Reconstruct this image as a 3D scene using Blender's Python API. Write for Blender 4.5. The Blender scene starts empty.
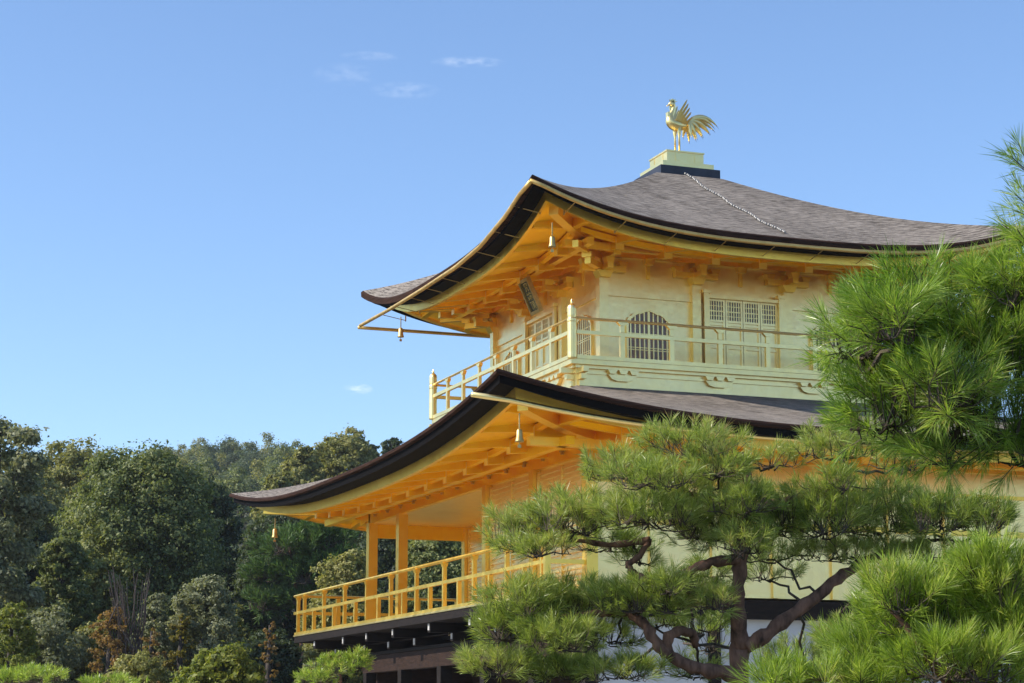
import bpy, math, random
import numpy as np
from mathutils import Vector, Matrix
rnd = random.Random(7)
rng = np.random.default_rng(11)
SC = bpy.context.scene
COL = SC.collection

# ------------------------------------------------------------------ camera
CAM = np.array([-16.807, -35.643, 1.6])
YAW, PITCH, FPX = 0.36, 0.187, 2077.85
cam = bpy.data.cameras.new('camera'); cam_o = bpy.data.objects.new('camera', cam); COL.objects.link(cam_o)
cam_o.location = CAM
cam_o.rotation_euler = (math.pi/2 + PITCH, 0, -YAW)
cam.sensor_width = 36; cam.lens = FPX*36/1024; cam.clip_start = .2; cam.clip_end = 6000
SC.camera = cam_o
# ------------------------------------------------------------------ light
SUN_PHI, SUN_EL = math.radians(9), math.radians(37)
S = Vector((-math.cos(SUN_PHI)*math.cos(SUN_EL), math.sin(SUN_PHI)*math.cos(SUN_EL), math.sin(SUN_EL)))
sun = bpy.data.lights.new('sun', 'SUN'); sun.energy = 4.3; sun.angle = math.radians(.5); sun.color = (1, .93, .82)
sun_o = bpy.data.objects.new('sun', sun); COL.objects.link(sun_o)
sun_o.rotation_euler = S.to_track_quat('Z', 'Y').to_euler()
W = bpy.data.worlds.new('World'); SC.world = W; W.use_nodes = True
SC.view_settings.view_transform = 'Standard'; SC.view_settings.look = 'None'
SC.view_settings.exposure = 0.6; SC.view_settings.gamma = 1; SC.view_settings.use_curve_mapping = False
SC.cycles.max_bounces = 10; SC.cycles.diffuse_bounces = 5; SC.cycles.glossy_bounces = 8
SC.cycles.sample_clamp_indirect = 8


def cam_basis():
    f = np.array([math.sin(YAW)*math.cos(PITCH), math.cos(YAW)*math.cos(PITCH), math.sin(PITCH)])
    r = np.array([math.cos(YAW), -math.sin(YAW), 0.]); return r, np.cross(r, f), f


R_, U_, F_ = cam_basis()


def at(u, v, D):
    """survey helper: the point seen at photograph pixel (u, v) at depth D metres"""
    return CAM + D*(F_ + R_*(u-512)/FPX + U_*(341.5-v)/FPX)


def world_sky():
    nt = W.node_tree; n = nt.nodes; l = nt.links; n.clear()
    out = n.new('ShaderNodeOutputWorld'); bg = n.new('ShaderNodeBackground'); sky = n.new('ShaderNodeTexSky')
    sky.sky_type = 'NISHITA'; sky.sun_disc = False; sky.sun_elevation = SUN_EL
    sky.sun_rotation = math.atan2(S.x, S.y); sky.air_density = .86; sky.dust_density = .3; sky.ozone_density = 4.4
    bg.inputs['Strength'].default_value = .15
    # four thin wisps of cloud, noise broken, each round a direction in the sky
    tc = n.new('ShaderNodeTexCoord'); prev = sky.outputs[0]
    for (u, v, ru, rv, amt) in ((372, 56, 34, 5, .12), (468, 62, 38, 6, .22), (405, 90, 36, 9, .15), (345, 74, 34, 12, .09), (358, 389, 16, 6, .42)):
        d = F_ + R_*(u-512)/FPX + U_*(341.5-v)/FPX; d = d/np.linalg.norm(d)
        def dot(vec):
            m = n.new('ShaderNodeVectorMath'); m.operation = 'DOT_PRODUCT'; m.inputs[1].default_value = tuple(vec)
            l.new(tc.outputs['Generated'], m.inputs[0]); return m.outputs['Value']
        def mth(op, a, b=None):
            m = n.new('ShaderNodeMath'); m.operation = op
            for i, q in enumerate((a, b)):
                if q is None: continue
                if isinstance(q, (int, float)): m.inputs[i].default_value = q
                else: l.new(q, m.inputs[i])
            return m.outputs[0]
        r = np.cross(d, (0, 0, 1)); r /= np.linalg.norm(r); up = np.cross(r, d)
        no = n.new('ShaderNodeTexNoise'); no.inputs['Scale'].default_value = 160; no.inputs['Detail'].default_value = 6
        mp = n.new('ShaderNodeMapping'); mp.inputs['Scale'].default_value = (1, 1, 2.6); l.new(tc.outputs['Generated'], mp.inputs[0]); l.new(mp.outputs[0], no.inputs[0])
        a = mth('POWER', mth('DIVIDE', dot(r), ru/FPX), 2); b = mth('POWER', mth('DIVIDE', dot(up), rv/FPX), 2)
        fac = mth('MAXIMUM', mth('SUBTRACT', 1.0, mth('ADD', a, b)), 0.0)
        fac = mth('MULTIPLY', mth('MULTIPLY', fac, mth('GREATER_THAN', dot(d), .9)), amt)
        g = mth('MULTIPLY', fac, mth('MINIMUM', mth('MAXIMUM', mth('MULTIPLY', mth('SUBTRACT', no.outputs[0], .36), 3.0), 0.0), 1.0))
        mx = n.new('ShaderNodeMixRGB'); l.new(g, mx.inputs[0]); l.new(prev, mx.inputs[1]); mx.inputs[2].default_value = (6.2, 6.4, 6.6, 1); prev = mx.outputs[0]
    l.new(prev, bg.inputs[0]); l.new(bg.outputs[0], out.inputs[0])


world_sky()
# ------------------------------------------------------------------ materials
MATS = {}


class NT:
    def __init__(s, name):
        s.m = bpy.data.materials.new(name); s.m.use_nodes = True; s.t = s.m.node_tree; s.n = s.t.nodes; s.n.clear(); s.l = s.t.links
        s.out = s.n.new('ShaderNodeOutputMaterial'); MATS[name] = s.m
    def node(s, kind, **kw):
        x = s.n.new(kind)
        for k, v in kw.items():
            if k in ('inputs',):
                for kk, vv in v.items():
                    if hasattr(vv, 'node'): s.l.new(vv, x.inputs[kk])
                    else: x.inputs[kk].default_value = vv
            else: setattr(x, k, v)
        return x
    def coord(s, scale=(1, 1, 1), kind='Object'):
        tc = s.node('ShaderNodeTexCoord'); mp = s.node('ShaderNodeMapping', inputs={'Vector': tc.outputs[kind], 'Scale': scale}); return mp.outputs[0]
    def noise(s, vec, scale, detail=4, rough=.55):
        return s.node('ShaderNodeTexNoise', inputs={'Vector': vec, 'Scale': scale, 'Detail': detail, 'Roughness': rough}).outputs[0]
    def ramp(s, fac, stops):
        r = s.node('ShaderNodeValToRGB', inputs={'Fac': fac}); e = r.color_ramp.elements
        while len(e) < len(stops): e.new(.5)
        for q, (p, c) in zip(e, stops): q.position = p; q.color = (*c, 1)
        return r.outputs[0]
    def val(s, fac, a, b, lo=0., hi=1.):
        return s.node('ShaderNodeMapRange', inputs={'Value': fac, 'From Min': lo, 'From Max': hi, 'To Min': a, 'To Max': b}).outputs[0]
    def pbr(s, color, rough=.5, metal=0., bump=None, bstr=.2, bdist=.02, **kw):
        b = s.node('ShaderNodeBsdfPrincipled', inputs={'Base Color': color if hasattr(color, 'node') else (*color, 1), 'Roughness': rough, 'Metallic': metal})
        for k, v in kw.items(): b.inputs[k.replace('_', ' ')].default_value = v
        if bump is not None:
            bp = s.node('ShaderNodeBump', inputs={'Height': bump, 'Strength': bstr, 'Distance': bdist}); s.l.new(bp.outputs[0], b.inputs['Normal'])
        return b
    def done(s, bsdf):
        s.l.new(bsdf.outputs[0], s.out.inputs[0]); return s.m


def m_gold(name, c1, c2, rough=.36, metal=.92, plank=None):
    t = NT(name); v = t.coord(); big = t.noise(v, 1.3, 5); fine = t.noise(v, 14, 5)
    # gold leaf was laid in small squares: faint tone steps between neighbours
    vo = t.node('ShaderNodeTexVoronoi', distance='CHEBYCHEV', inputs={'Vector': v, 'Scale': 8.5, 'Randomness': .12})
    mix = t.node('ShaderNodeMath', operation='MULTIPLY_ADD', inputs={0: vo.outputs['Color'], 1: .5, 2: big}).outputs[0]
    col = t.ramp(mix, [(.4, c1), (1.0, c2)])
    r = t.node('ShaderNodeMath', operation='MULTIPLY_ADD', inputs={0: vo.outputs['Color'], 1: .10, 2: t.val(fine, rough-.10, rough+.10)}).outputs[0]
    return t.done(t.pbr(col, r, metal, bump=t.noise(v, 6, 6), bstr=.28, bdist=.02))


m_gold('gold_leaf', (.91, .70, .29), (.99, .79, .37), .31, .97)
m_gold('gold_bright', (.95, .72, .28), (.99, .80, .36), .32, .97)
m_gold('gold_bronze', (.62, .40, .12), (.80, .55, .20), .42, .9)
m_gold('gold_warm_lit', (.95, .64, .11), (.99, .71, .16), .35, .97)  # same gold leaf, with warm reflected light put into its colour
m_gold('gold_bounce_lit', (.97, .60, .03), (1, .68, .05), .36, .98)  # orange of light bouncing under the eaves is put into this colour


def m_wood(name, c1, c2, rough=.6, sc=(3, 3, 14)):
    t = NT(name); v = t.coord(sc); a = t.noise(v, 2, 6)
    return t.done(t.pbr(t.ramp(a, [(.3, c1), (.75, c2)]), rough, bump=a, bstr=.3, Specular_IOR_Level=.15))


m_wood('dark_wood', (.008, .006, .005), (.02, .014, .011), .7)
m_wood('brown_wood', (.016, .009, .006), (.04, .021, .014), .7)
m_wood('white_paint', (.36, .35, .33), (.55, .54, .51), .6)
m_wood('pine_bark', (.05, .03, .022), (.34, .18, .12), .85, (9, 9, 3))
m_wood('grey_bark', (.035, .03, .026), (.10, .085, .075), .85, (6, 6, 2))
m_wood('pale_bark', (.07, .056, .05), (.14, .115, .10), .8, (6, 6, 2))
m_wood('twig_bark', (.04, .03, .022), (.13, .10, .075), .85, (9, 9, 9))
m_wood('plaster', (.46, .47, .48), (.56, .57, .58), .8, (1, 1, 1))
m_wood('grey_plaster', (.26, .25, .24), (.36, .35, .33), .8, (2, 2, 2))  # greyer plaster tone for the transom panels
m_wood('stone', (.20, .19, .17), (.34, .32, .29), .85, (1, 1, 1))


def m_bark_roof():
    t = NT('cypress_bark_roof')
    uv = t.node('ShaderNodeTexCoord').outputs['UV']
    m1 = t.node('ShaderNodeMapping', inputs={'Vector': uv, 'Scale': (3.0, 26, 1)}).outputs[0]
    m2 = t.node('ShaderNodeMapping', inputs={'Vector': uv, 'Scale': (.5, .35, 1)}).outputs[0]
    m3 = t.node('ShaderNodeMapping', inputs={'Vector': uv, 'Scale': (7, 40, 1)}).outputs[0]
    streak = t.noise(m1, 1, 5, .65); patch = t.noise(m2, 1.2, 5); fib = t.noise(m3, 1, 3, .7)
    wv = t.node('ShaderNodeTexWave', wave_type='BANDS', bands_direction='Y', wave_profile='SAW', inputs={'Vector': uv, 'Scale': 2.4, 'Distortion': 1.6, 'Detail': 3, 'Detail Scale': 2.2}).outputs['Fac']
    f = t.node('ShaderNodeMath', operation='MULTIPLY_ADD', inputs={0: fib, 1: .55, 2: streak}).outputs[0]
    f = t.node('ShaderNodeMath', operation='MULTIPLY_ADD', inputs={0: wv, 1: -.13, 2: f}).outputs[0]
    f = t.node('ShaderNodeMath', operation='ADD', inputs={0: f, 1: .04}).outputs[0]
    f = t.node('ShaderNodeMath', operation='MULTIPLY_ADD', inputs={0: patch, 1: .28, 2: f}).outputs[0]
    col = t.ramp(f, [(.56, (.024, .019, .015)), (.78, (.098, .081, .066)), (.98, (.36, .31, .26))])
    hb = t.node('ShaderNodeMath', operation='ADD', inputs={0: streak, 1: fib}).outputs[0]
    hb = t.node('ShaderNodeMath', operation='MULTIPLY_ADD', inputs={0: wv, 1: -.8, 2: hb}).outputs[0]
    return t.done(t.pbr(col, .9, bump=hb, bstr=.6, bdist=.05, Specular_IOR_Level=.08))


m_bark_roof()


def m_bark_edge(name, a, b):
    t = NT(name); v = t.coord((2, 2, 60)); n = t.noise(v, 1.2, 5)
    return t.done(t.pbr(t.ramp(n, [(.3, a), (.75, b)]), .8, bump=n, bstr=.4, Specular_IOR_Level=.06))


m_bark_edge('bark_edge', (.014, .008, .005), (.062, .030, .020))
m_bark_edge('eave_black', (.003, .0025, .0025), (.006, .005, .005))


def m_leaf(name, cols, trans=.35, rough=.55, patch=.35, spec=.3):
    t = NT(name); g = t.node('ShaderNodeNewGeometry')
    v = t.coord(); n = t.noise(v, patch, 3)
    f = t.node('ShaderNodeMath', operation='MULTIPLY_ADD', inputs={0: g.outputs['Random Per Island'], 1: .55, 2: n}).outputs[0]
    k = len(cols); pos = [.45, .76, 1.04, 1.2] if k == 4 else [.42, .795, 1.17]
    col = t.ramp(t.node('ShaderNodeMath', operation='MULTIPLY', inputs={0: f, 1: .8}).outputs[0], [(q*.8, c) for q, c in zip(pos, cols)])
    b = t.pbr(col, rough); b.inputs['Specular IOR Level'].default_value = spec
    tr = t.node('ShaderNodeBsdfTranslucent', inputs={'Color': t.node('ShaderNodeMixRGB', blend_type='MULTIPLY', inputs={0: 1, 1: col, 2: (1.5, 1.5, .8, 1)}).outputs[0]})
    mx = t.node('ShaderNodeMixShader', inputs={0: trans}); t.l.new(b.outputs[0], mx.inputs[1]); t.l.new(tr.outputs[0], mx.inputs[2])
    return t.done(mx)


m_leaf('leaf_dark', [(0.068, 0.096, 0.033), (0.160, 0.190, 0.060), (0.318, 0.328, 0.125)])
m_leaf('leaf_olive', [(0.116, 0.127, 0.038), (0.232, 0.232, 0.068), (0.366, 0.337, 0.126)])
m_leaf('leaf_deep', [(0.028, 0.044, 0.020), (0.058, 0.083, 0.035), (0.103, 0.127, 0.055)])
m_leaf('leaf_bright', [(0.097, 0.133, 0.022), (0.194, 0.218, 0.036), (0.315, 0.315, 0.073)], .4)
m_leaf('leaf_red', [(.15, .14, .05), (.25, .15, .05), (.34, .20, .07)], .4)
m_leaf('leaf_yellow', [(.10, .10, .02), (.20, .16, .025), (.28, .22, .04)], .4)
m_leaf('leaf_grey', [(0.113, 0.130, 0.066), (0.206, 0.220, 0.118), (0.343, 0.343, 0.206)])
m_leaf('leaf_far', [(0.055, 0.085, 0.047), (0.097, 0.131, 0.069), (0.166, 0.179, 0.103)])
m_leaf('needle_mid', [(.13, .19, .03), (.27, .34, .06), (.44, .48, .15), (.42, .30, .12)], .4, .35, 1.6, .5)
m_leaf('needle_near', [(.10, .19, .022), (.21, .33, .04), (.38, .47, .11), (.40, .30, .11)], .45, .33, 3., .5)
m_leaf('needle_low', [(.14, .22, .025), (.27, .38, .05), (.44, .50, .14), (.42, .34, .13)], .45, .35, 3., .5)
m_leaf('needle_far', [(0.045, 0.090, 0.027), (0.083, 0.150, 0.042), (0.135, 0.195, 0.060)], .3, .5, .6)
m_leaf('grass', [(.04, .05, .015), (.07, .085, .022), (.11, .11, .03)], .3)


def m_ground(name, a, b, sc):
    t = NT(name); v = t.coord(); n = t.noise(v, sc, 8)
    return t.done(t.pbr(t.ramp(n, [(.35, a), (.7, b)]), .95, bump=n, bstr=.4))


m_ground('bounce_sand', (.38, .34, .27), (.48, .44, .36), 2.5)
m_ground('hill_ground', (.030, .034, .014), (.07, .065, .03), .4)


def m_misc():
    t = NT('pond_water'); v = t.coord(); n = t.noise(v, 3.5, 4)
    t.done(t.pbr((.02, .03, .022), .09, bump=n, bstr=.35, bdist=.05))
    t = NT('window_dark'); v = t.coord(); t.done(t.pbr(t.ramp(t.noise(v, 4), [(.3, (.16, .135, .14)), (.7, (.25, .22, .225))]), .5))
    t = NT('plaque_ground'); v = t.coord(); t.done(t.pbr(t.ramp(t.noise(v, 6), [(.3, (.03, .03, .015)), (.7, (.07, .065, .03))]), .5))
    t = NT('steel_chain'); t.done(t.pbr((.26, .25, .24), .55, .3))
    t = NT('copper_band'); v = t.coord(); t.done(t.pbr(t.ramp(t.noise(v, 4), [(.3, (.012, .014, .024)), (.7, (.03, .033, .05))]), .5))
    t = NT('bronze'); v = t.coord(); t.done(t.pbr(t.ramp(t.noise(v, 9), [(.3, (.45, .30, .10)), (.7, (.66, .48, .20))]), .42, .8))


m_misc()


# ------------------------------------------------------------------ mesh helpers
class MB:
    def __init__(s): s.v = []; s.f = []; s.uv = None
    def add(s, vs, fs):
        o = len(s.v); s.v += [tuple(map(float, p)) for p in vs]; s.f += [tuple(o+i for i in q) for q in fs]; return s
    def hexa(s, c8):
        return s.add(c8, [(0, 3, 2, 1), (4, 5, 6, 7), (0, 1, 5, 4), (1, 2, 6, 5), (2, 3, 7, 6), (3, 0, 4, 7)])
    def box(s, x0, x1, y0, y1, z0, z1):
        return s.hexa([(x0, y0, z0), (x1, y0, z0), (x1, y1, z0), (x0, y1, z0), (x0, y0, z1), (x1, y0, z1), (x1, y1, z1), (x0, y1, z1)])
    def fbox(s, F, a0, a1, d0, d1, z0, z1):
        return s.hexa([F(a0, d1, z0), F(a1, d1, z0), F(a1, d0, z0), F(a0, d0, z0), F(a0, d1, z1), F(a1, d1, z1), F(a1, d0, z1), F(a0, d0, z1)])
    def fwedge(s, F, a, w0, w1, d0, d1, z0, z1):
        return s.hexa([F(a-w0, d1, z0), F(a+w0, d1, z0), F(a+w0, d0, z0), F(a-w0, d0, z0), F(a-w1, d1, z1), F(a+w1, d1, z1), F(a+w1, d0, z1), F(a-w1, d0, z1)])
    def beam(s, p, q, w, h):
        p = Vector(p); q = Vector(q); d = (q-p).normalized(); side = d.cross(Vector((0, 0, 1)))
        if side.length < 1e-4: side = Vector((1, 0, 0))
        side.normalize(); up = side.cross(d); a = side*w/2; b = up*h/2
        return s.hexa([p-a-b, q-a-b, q+a-b, p+a-b, p-a+b, q-a+b, q+a+b, p+a+b])
    def tube(s, pts, rad, n=8, cap=True):
        pts = [Vector(p) for p in pts]
        if not hasattr(rad, '__len__'): rad = [rad]*len(pts)
        vs = []; t0 = None; ref = None
        for i, p in enumerate(pts):
            d = (pts[min(i+1, len(pts)-1)]-pts[max(i-1, 0)]).normalized()
            if ref is None:
                ref = d.orthogonal().normalized()
            ref = (ref-d*ref.dot(d))
            if ref.length < 1e-5: ref = d.orthogonal()
            ref.normalize(); b = d.cross(ref)
            for k in range(n):
                t = 2*math.pi*k/n; vs.append(p+(ref*math.cos(t)+b*math.sin(t))*rad[i])
        fs = [(i*n+k, i*n+(k+1) % n, (i+1)*n+(k+1) % n, (i+1)*n+k) for i in range(len(pts)-1) for k in range(n)]
        if cap: fs += [tuple(range(n))[::-1], tuple((len(pts)-1)*n+k for k in range(n))]
        return s.add(vs, fs)
    def lathe(s, prof, c, n=14):
        vs = []; m = len(prof)
        for (r, z) in prof:
            for k in range(n):
                t = 2*math.pi*k/n; vs.append((c[0]+r*math.cos(t), c[1]+r*math.sin(t), c[2]+z))
        fs = [(i*n+k, i*n+(k+1) % n, (i+1)*n+(k+1) % n, (i+1)*n+k) for i in range(m-1) for k in range(n)]
        fs += [tuple(range(n))[::-1], tuple((m-1)*n+k for k in range(n))]
        return s.add(vs, fs)
    def grid(s, P, uv=None):
        r, c = len(P), len(P[0]); o = len(s.f)
        s.add([p for row in P for p in row], [(i*c+j, i*c+j+1, (i+1)*c+j+1, (i+1)*c+j) for i in range(r-1) for j in range(c-1)])
        if uv is not None:
            if s.uv is None: s.uv = {}
            for k, (i, j) in enumerate([(i, j) for i in range(r-1) for j in range(c-1)]):
                s.uv[o+k] = [uv[i][j], uv[i][j+1], uv[i+1][j+1], uv[i+1][j]]
        return s
    def prism(s, outline, fn, d0, d1):
        """outline of (a, z) swept from d0 to d1; fn maps (a, d, z) to the world"""
        n = len(outline); vs = [fn(a, d1, z) for a, z in outline]+[fn(a, d0, z) for a, z in outline]
        return s.add(vs, [tuple(range(n)), tuple(range(2*n-1, n-1, -1))]+[(i, n+i, n+(i+1) % n, (i+1) % n) for i in range(n)])
    def ring(s, outer, inner, fn, d0, d1):
        n = len(outer); vs = []
        for d in (d1, d0):
            vs += [fn(a, d, z) for a, z in outer]+[fn(a, d, z) for a, z in inner]
        fs = []
        for i in range(n):
            j = (i+1) % n
            fs += [(i, j, n+j, n+i), (2*n+i, 3*n+i, 3*n+j, 2*n+j), (i, 2*n+i, 2*n+j, j), (n+i, n+j, 3*n+j, 3*n+i)]
        return s.add(vs, fs)
    def build(s, name, mat, parent=None, smooth=False):
        me = bpy.data.meshes.new(name); me.from_pydata(s.v, [], s.f)
        me.materials.append(MATS[mat])
        if s.uv:
            ul = me.uv_layers.new(name='UVMap')
            for p in me.polygons:
                q = s.uv.get(p.index)
                if q:
                    for li, c in zip(p.loop_indices, q): ul.data[li].uv = c
        if smooth: me.shade_smooth()
        o = bpy.data.objects.new(name, me); COL.objects.link(o)
        if parent is not None:
            o.parent = parent; o.matrix_parent_inverse = Matrix.Translation(-Vector(base_of(parent)))
        return o


BASE = {}


def base_of(o):
    while o.parent is not None: o = o.parent
    return BASE.get(o.name, (0, 0, 0))


def empty(name, label, cat, loc=(0, 0, 0), group=None):
    o = bpy.data.objects.new(name, None); COL.objects.link(o); o.location = loc; BASE[o.name] = tuple(loc)
    o.empty_display_size = .2
    tag(o, label, cat, group); return o


def tag(o, label, cat, group=None):
    o['label'] = label; o['category'] = cat
    if group: o['group'] = group
    return o


def faces_mesh(name, V, k, mat, parent, tris=False):
    """V (N, k, 3): N separate k-gons as one mesh"""
    V = np.ascontiguousarray(V, dtype=np.float32); N = len(V)
    me = bpy.data.meshes.new(name); me.vertices.add(N*k); me.vertices.foreach_set('co', V.reshape(-1))
    me.loops.add(N*k); me.loops.foreach_set('vertex_index', np.arange(N*k, dtype=np.int32))
    me.polygons.add(N); me.polygons.foreach_set('loop_start', np.arange(N, dtype=np.int32)*k); me.polygons.foreach_set('loop_total', np.full(N, k, dtype=np.int32))
    me.update(); me.validate(); me.materials.append(MATS[mat])
    o = bpy.data.objects.new(name, me); COL.objects.link(o)
    if parent is not None: o.parent = parent; o.matrix_parent_inverse = Matrix.Translation(-Vector(base_of(parent)))
    return o


# ------------------------------------------------------------------ terrain
FWD = np.array([math.sin(YAW), math.cos(YAW)])


def terrain(x, y):
    dx, dy = x-CAM[0], y-CAM[1]; r = dx*FWD[0]+dy*FWD[1]; side = dx*FWD[1]-dy*FWD[0]
    z = 0.
    if r > 52: z += .11*(min(r, 105)-52)
    if r > 105: z += .168*(min(r, 265)-105)
    if r > 265: z += .04*(min(r, 420)-265)
    return z + .5*math.sin(x*.045+1)*math.cos(y*.05)*(1 if r > 70 else 0)


def build_ground():
    b = MB(); n = 70
    ax = [(-1+2*i/n) for i in range(n+1)]; ax = [900*math.copysign(abs(t)**2.2, t) for t in ax]
    b.grid([[(x, y, terrain(x, y)-.05) for x in ax] for y in ax])
    o = b.build('ground', 'hill_ground'); o['kind'] = 'structure'
    b = MB(); pts = [(1.0*math.cos(t)*(20+.8*math.sin(3*t)), math.sin(t)*(22+.9*math.cos(2*t))) for t in [2*math.pi*k/48 for k in range(48)]]
    b.add([(x, y, .02) for x, y in pts], [tuple(range(48))]); o = b.build('bounce_court', 'bounce_sand'); o['kind'] = 'structure'  # unseen pale court, added to bounce sunlight up under the eaves
    b = MB(); b.add([(-80, -26, -.02), (-21.5, -26, -.02), (-21.5, 12, -.02), (-80, 12, -.02)], [(0, 1, 2, 3)])
    o = b.build('pond', 'pond_water'); o['kind'] = 'structure'


build_ground()


def build_haze():
    t = NT('haze_air'); v = t.node('ShaderNodeVolumePrincipled', inputs={'Color': (.86, .91, 1, 1), 'Density': HAZE, 'Anisotropy': .2})
    t.l.new(v.outputs[0], t.out.inputs['Volume'])
    m = MB(); m.box(-930, 930, -950, 930, -4, 62); o = m.build('haze', 'haze_air'); o['kind'] = 'stuff'


HAZE = .00022
build_haze()

# ------------------------------------------------------------------ the pavilion
PAV = empty('golden_pavilion', 'three storeyed pavilion covered in gold leaf with two sweeping dark bark roofs', 'pavilion', (0, 0, 0))
EAST = lambda a, d, z: (a, -d, z)
SOUTH = lambda a, d, z: (-d, -a, z)
WEST = lambda a, d, z: (-a, d, z)
NORTH = lambda a, d, z: (d, a, z)
SIDES = (EAST, SOUTH, WEST, NORTH)


class Roof:
    def __init__(s, name, ex, ey, tx, ty, zE, zT, L, c1, q, p, thick, black, fas):
        s.ex, s.ey, s.tx, s.ty, s.zE, s.zT, s.L, s.c1, s.q, s.p = ex, ey, tx, ty, zE, zT, L, c1, q, p
        s.name = name; s.thick = thick; s.black = black; s.fas = fas
    def half(s, F):     # (eave distance, half length) of a side
        return (s.ey, s.ex, s.ty, s.tx) if F in (EAST, WEST) else (s.ex, s.ey, s.tx, s.ty)
    def mid(s, F): return s.zE
    def lip(s, F, t): return s.zE+s.L*abs(t)**s.p
    def build_roof(s):
        b = MB()
        for F in SIDES:
            d, h, td, th = s.half(F); nt, ns = 44, 16; P = []; UV = []
            for j in range(ns+1):
                k = j/ns; row = []; ur = []
                for i in range(nt+1):
                    t = -1+2*i/nt; D = d+(td-d)*k; A = t*(h+(th-h)*k)
                    z = s.zE+(s.zT-s.zE)*(s.c1*k+(1-s.c1)*k*k)+s.L*abs(t)**s.p*(1-k)**s.q
                    row.append(F(A, D, z)); ur.append((A, 1.15*(d-D)))
                P.append(row); UV.append(ur)
            b.grid(P, UV)
        s.o = b.build(s.name, 'cypress_bark_roof', PAV, smooth=False)
        me = s.o.data; me.shade_smooth()
        # edge strips
        def strip(nm, prof, mat):
            b = MB()
            for F in SIDES:
                d, h, _, _ = s.half(F); nt = 44
                b.grid([[F((-1+2*i/nt)*(h+o), d+o, s.lip(F, -1+2*i/nt)+dz) for i in range(nt+1)] for (o, dz) in prof])
            return b.build(nm, mat, s.o, smooth=False)
        T = s.thick; B = s.black
        strip('bark_edge', [(0, .002), (.035, -.03), (.03, -T), (-.04, -T-.012)], 'bark_edge')
        strip('eave_board', [(-.041, -T-.012), (-.05, -T-B), (-.42, -T-B+.02)], 'eave_black')
        fo, fz0, fz1 = s.fas
        strip('fascia', [(fo-.03, fz0), (fo, fz0-.002), (fo-.02, fz1), (fo-.09, fz1), (fo-.10, fz1+.07)], 'gold_warm_lit')
    def soff(s, F, a, D, wall, zwall):
        d, h, _, _ = s.half(F); zo = s.zE+s.fas[2]+.05; Do = d+s.fas[0]-.08
        k = (D-wall)/(Do-wall); return zwall+(zo-zwall)*k + s.L*min(1, abs(a)/(h-(d-D)))**s.p*max(0, k)**1.25
    def build_soffit(s, wall, zwall):
        """wall(F) -> wall distance"""
        b = MB()
        for F in SIDES:
            d, h, _, _ = s.half(F); w = wall(F); gap = d-w; Do = d+s.fas[0]-.08; nt, ns = 40, 8; P = []
            for j in range(ns+1):
                D = w-.1+(Do-w+.1)*j/ns; H = h-(d-D)
                P.append([F((-1+2*i/nt)*H, D, s.soff(F, (-1+2*i/nt)*H, max(D, w), w, zwall)) for i in range(nt+1)])
            b.grid(P[::-1])
        b.build('soffit', 'gold_bounce_lit', s.o, smooth=False)
    def rafters(s, sides, wall, zwall, step, dbreak, zc):
        for F in sides:
            d, h, _, _ = s.half(F); w = wall(F); Do = d+s.fas[0]-.10; n = int((h-.35)/step)
            brk = w+dbreak
            for i in range(-n, n+1):
                a = (i)*step
                if abs(a) > h-.3: continue
                lim = max(w, d-(h-abs(a))+.05)   # stop at the hip
                f = MB(); q0 = max(brk-.25, lim)
                if q0 < Do-.15:
                    m = MB(); k = 4
                    pts = [q0+(Do-q0)*j/k for j in range(k+1)]
                    for x0, x1 in zip(pts[:-1], pts[1:]):
                        za, zb = s.soff(F, a, x0, w, zwall), s.soff(F, a, x1, w, zwall)
                        ka, kb = .15-.09*(x0-q0)/(Do-q0), .15-.09*(x1-q0)/(Do-q0)
                        c8 = [F(a-.06, x0, za-ka), F(a+.06, x0, za-ka), F(a+.06, x1, zb-kb), F(a-.06, x1, zb-kb), F(a-.06, x0, za+.02), F(a+.06, x0, za+.02), F(a+.06, x1, zb+.02), F(a-.06, x1, zb+.02)]
                        m.hexa(c8)
                    m.build('flying_rafter', 'gold_bounce_lit', s.o)
                if lim < brk-.2:
                    m = MB(); k = 3; pts = [lim+(brk-lim)*j/k for j in range(k+1)]
                    for x0, x1 in zip(pts[:-1], pts[1:]):
                        za, zb = s.soff(F, a, x0, w, zwall)-.1, s.soff(F, a, x1, w, zwall)-.1
                        m.hexa([F(a-.075, x0, za-.15), F(a+.075, x0, za-.15), F(a+.075, x1, zb-.13), F(a-.075, x1, zb-.13), F(a-.075, x0, za+.1), F(a+.075, x0, za+.1), F(a+.075, x1, zb+.07), F(a-.075, x1, zb+.07)])
                    ra = m.build('base_rafter', 'gold_bounce_lit', s.o)
                    m = MB(); m.fbox(F, a-.078, a+.078, brk, brk+.012, zb-.135, zb+.075); m.build('rafter_end', 'gold_bright', s.o)
            # purlin board at the break between the two tiers, follows the lift
            m = MB(); H = h-(d-brk); k = 28
            for i in range(k):
                a0, a1 = -H+2*H*i/k, -H+2*H*(i+1)/k
                z0, z1 = s.soff(F, a0, brk, w, zwall), s.soff(F, a1, brk, w, zwall)
                m.hexa([F(a0, brk, z0-.11), F(a1, brk, z1-.11), F(a1, brk-.1, z1-.11), F(a0, brk-.1, z0-.11), F(a0, brk, z0-.02), F(a1, brk, z1-.02), F(a1, brk-.1, z1-.02), F(a0, brk-.1, z0-.02)])
            m.build('eave_purlin', 'gold_bounce_lit', s.o)
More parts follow.
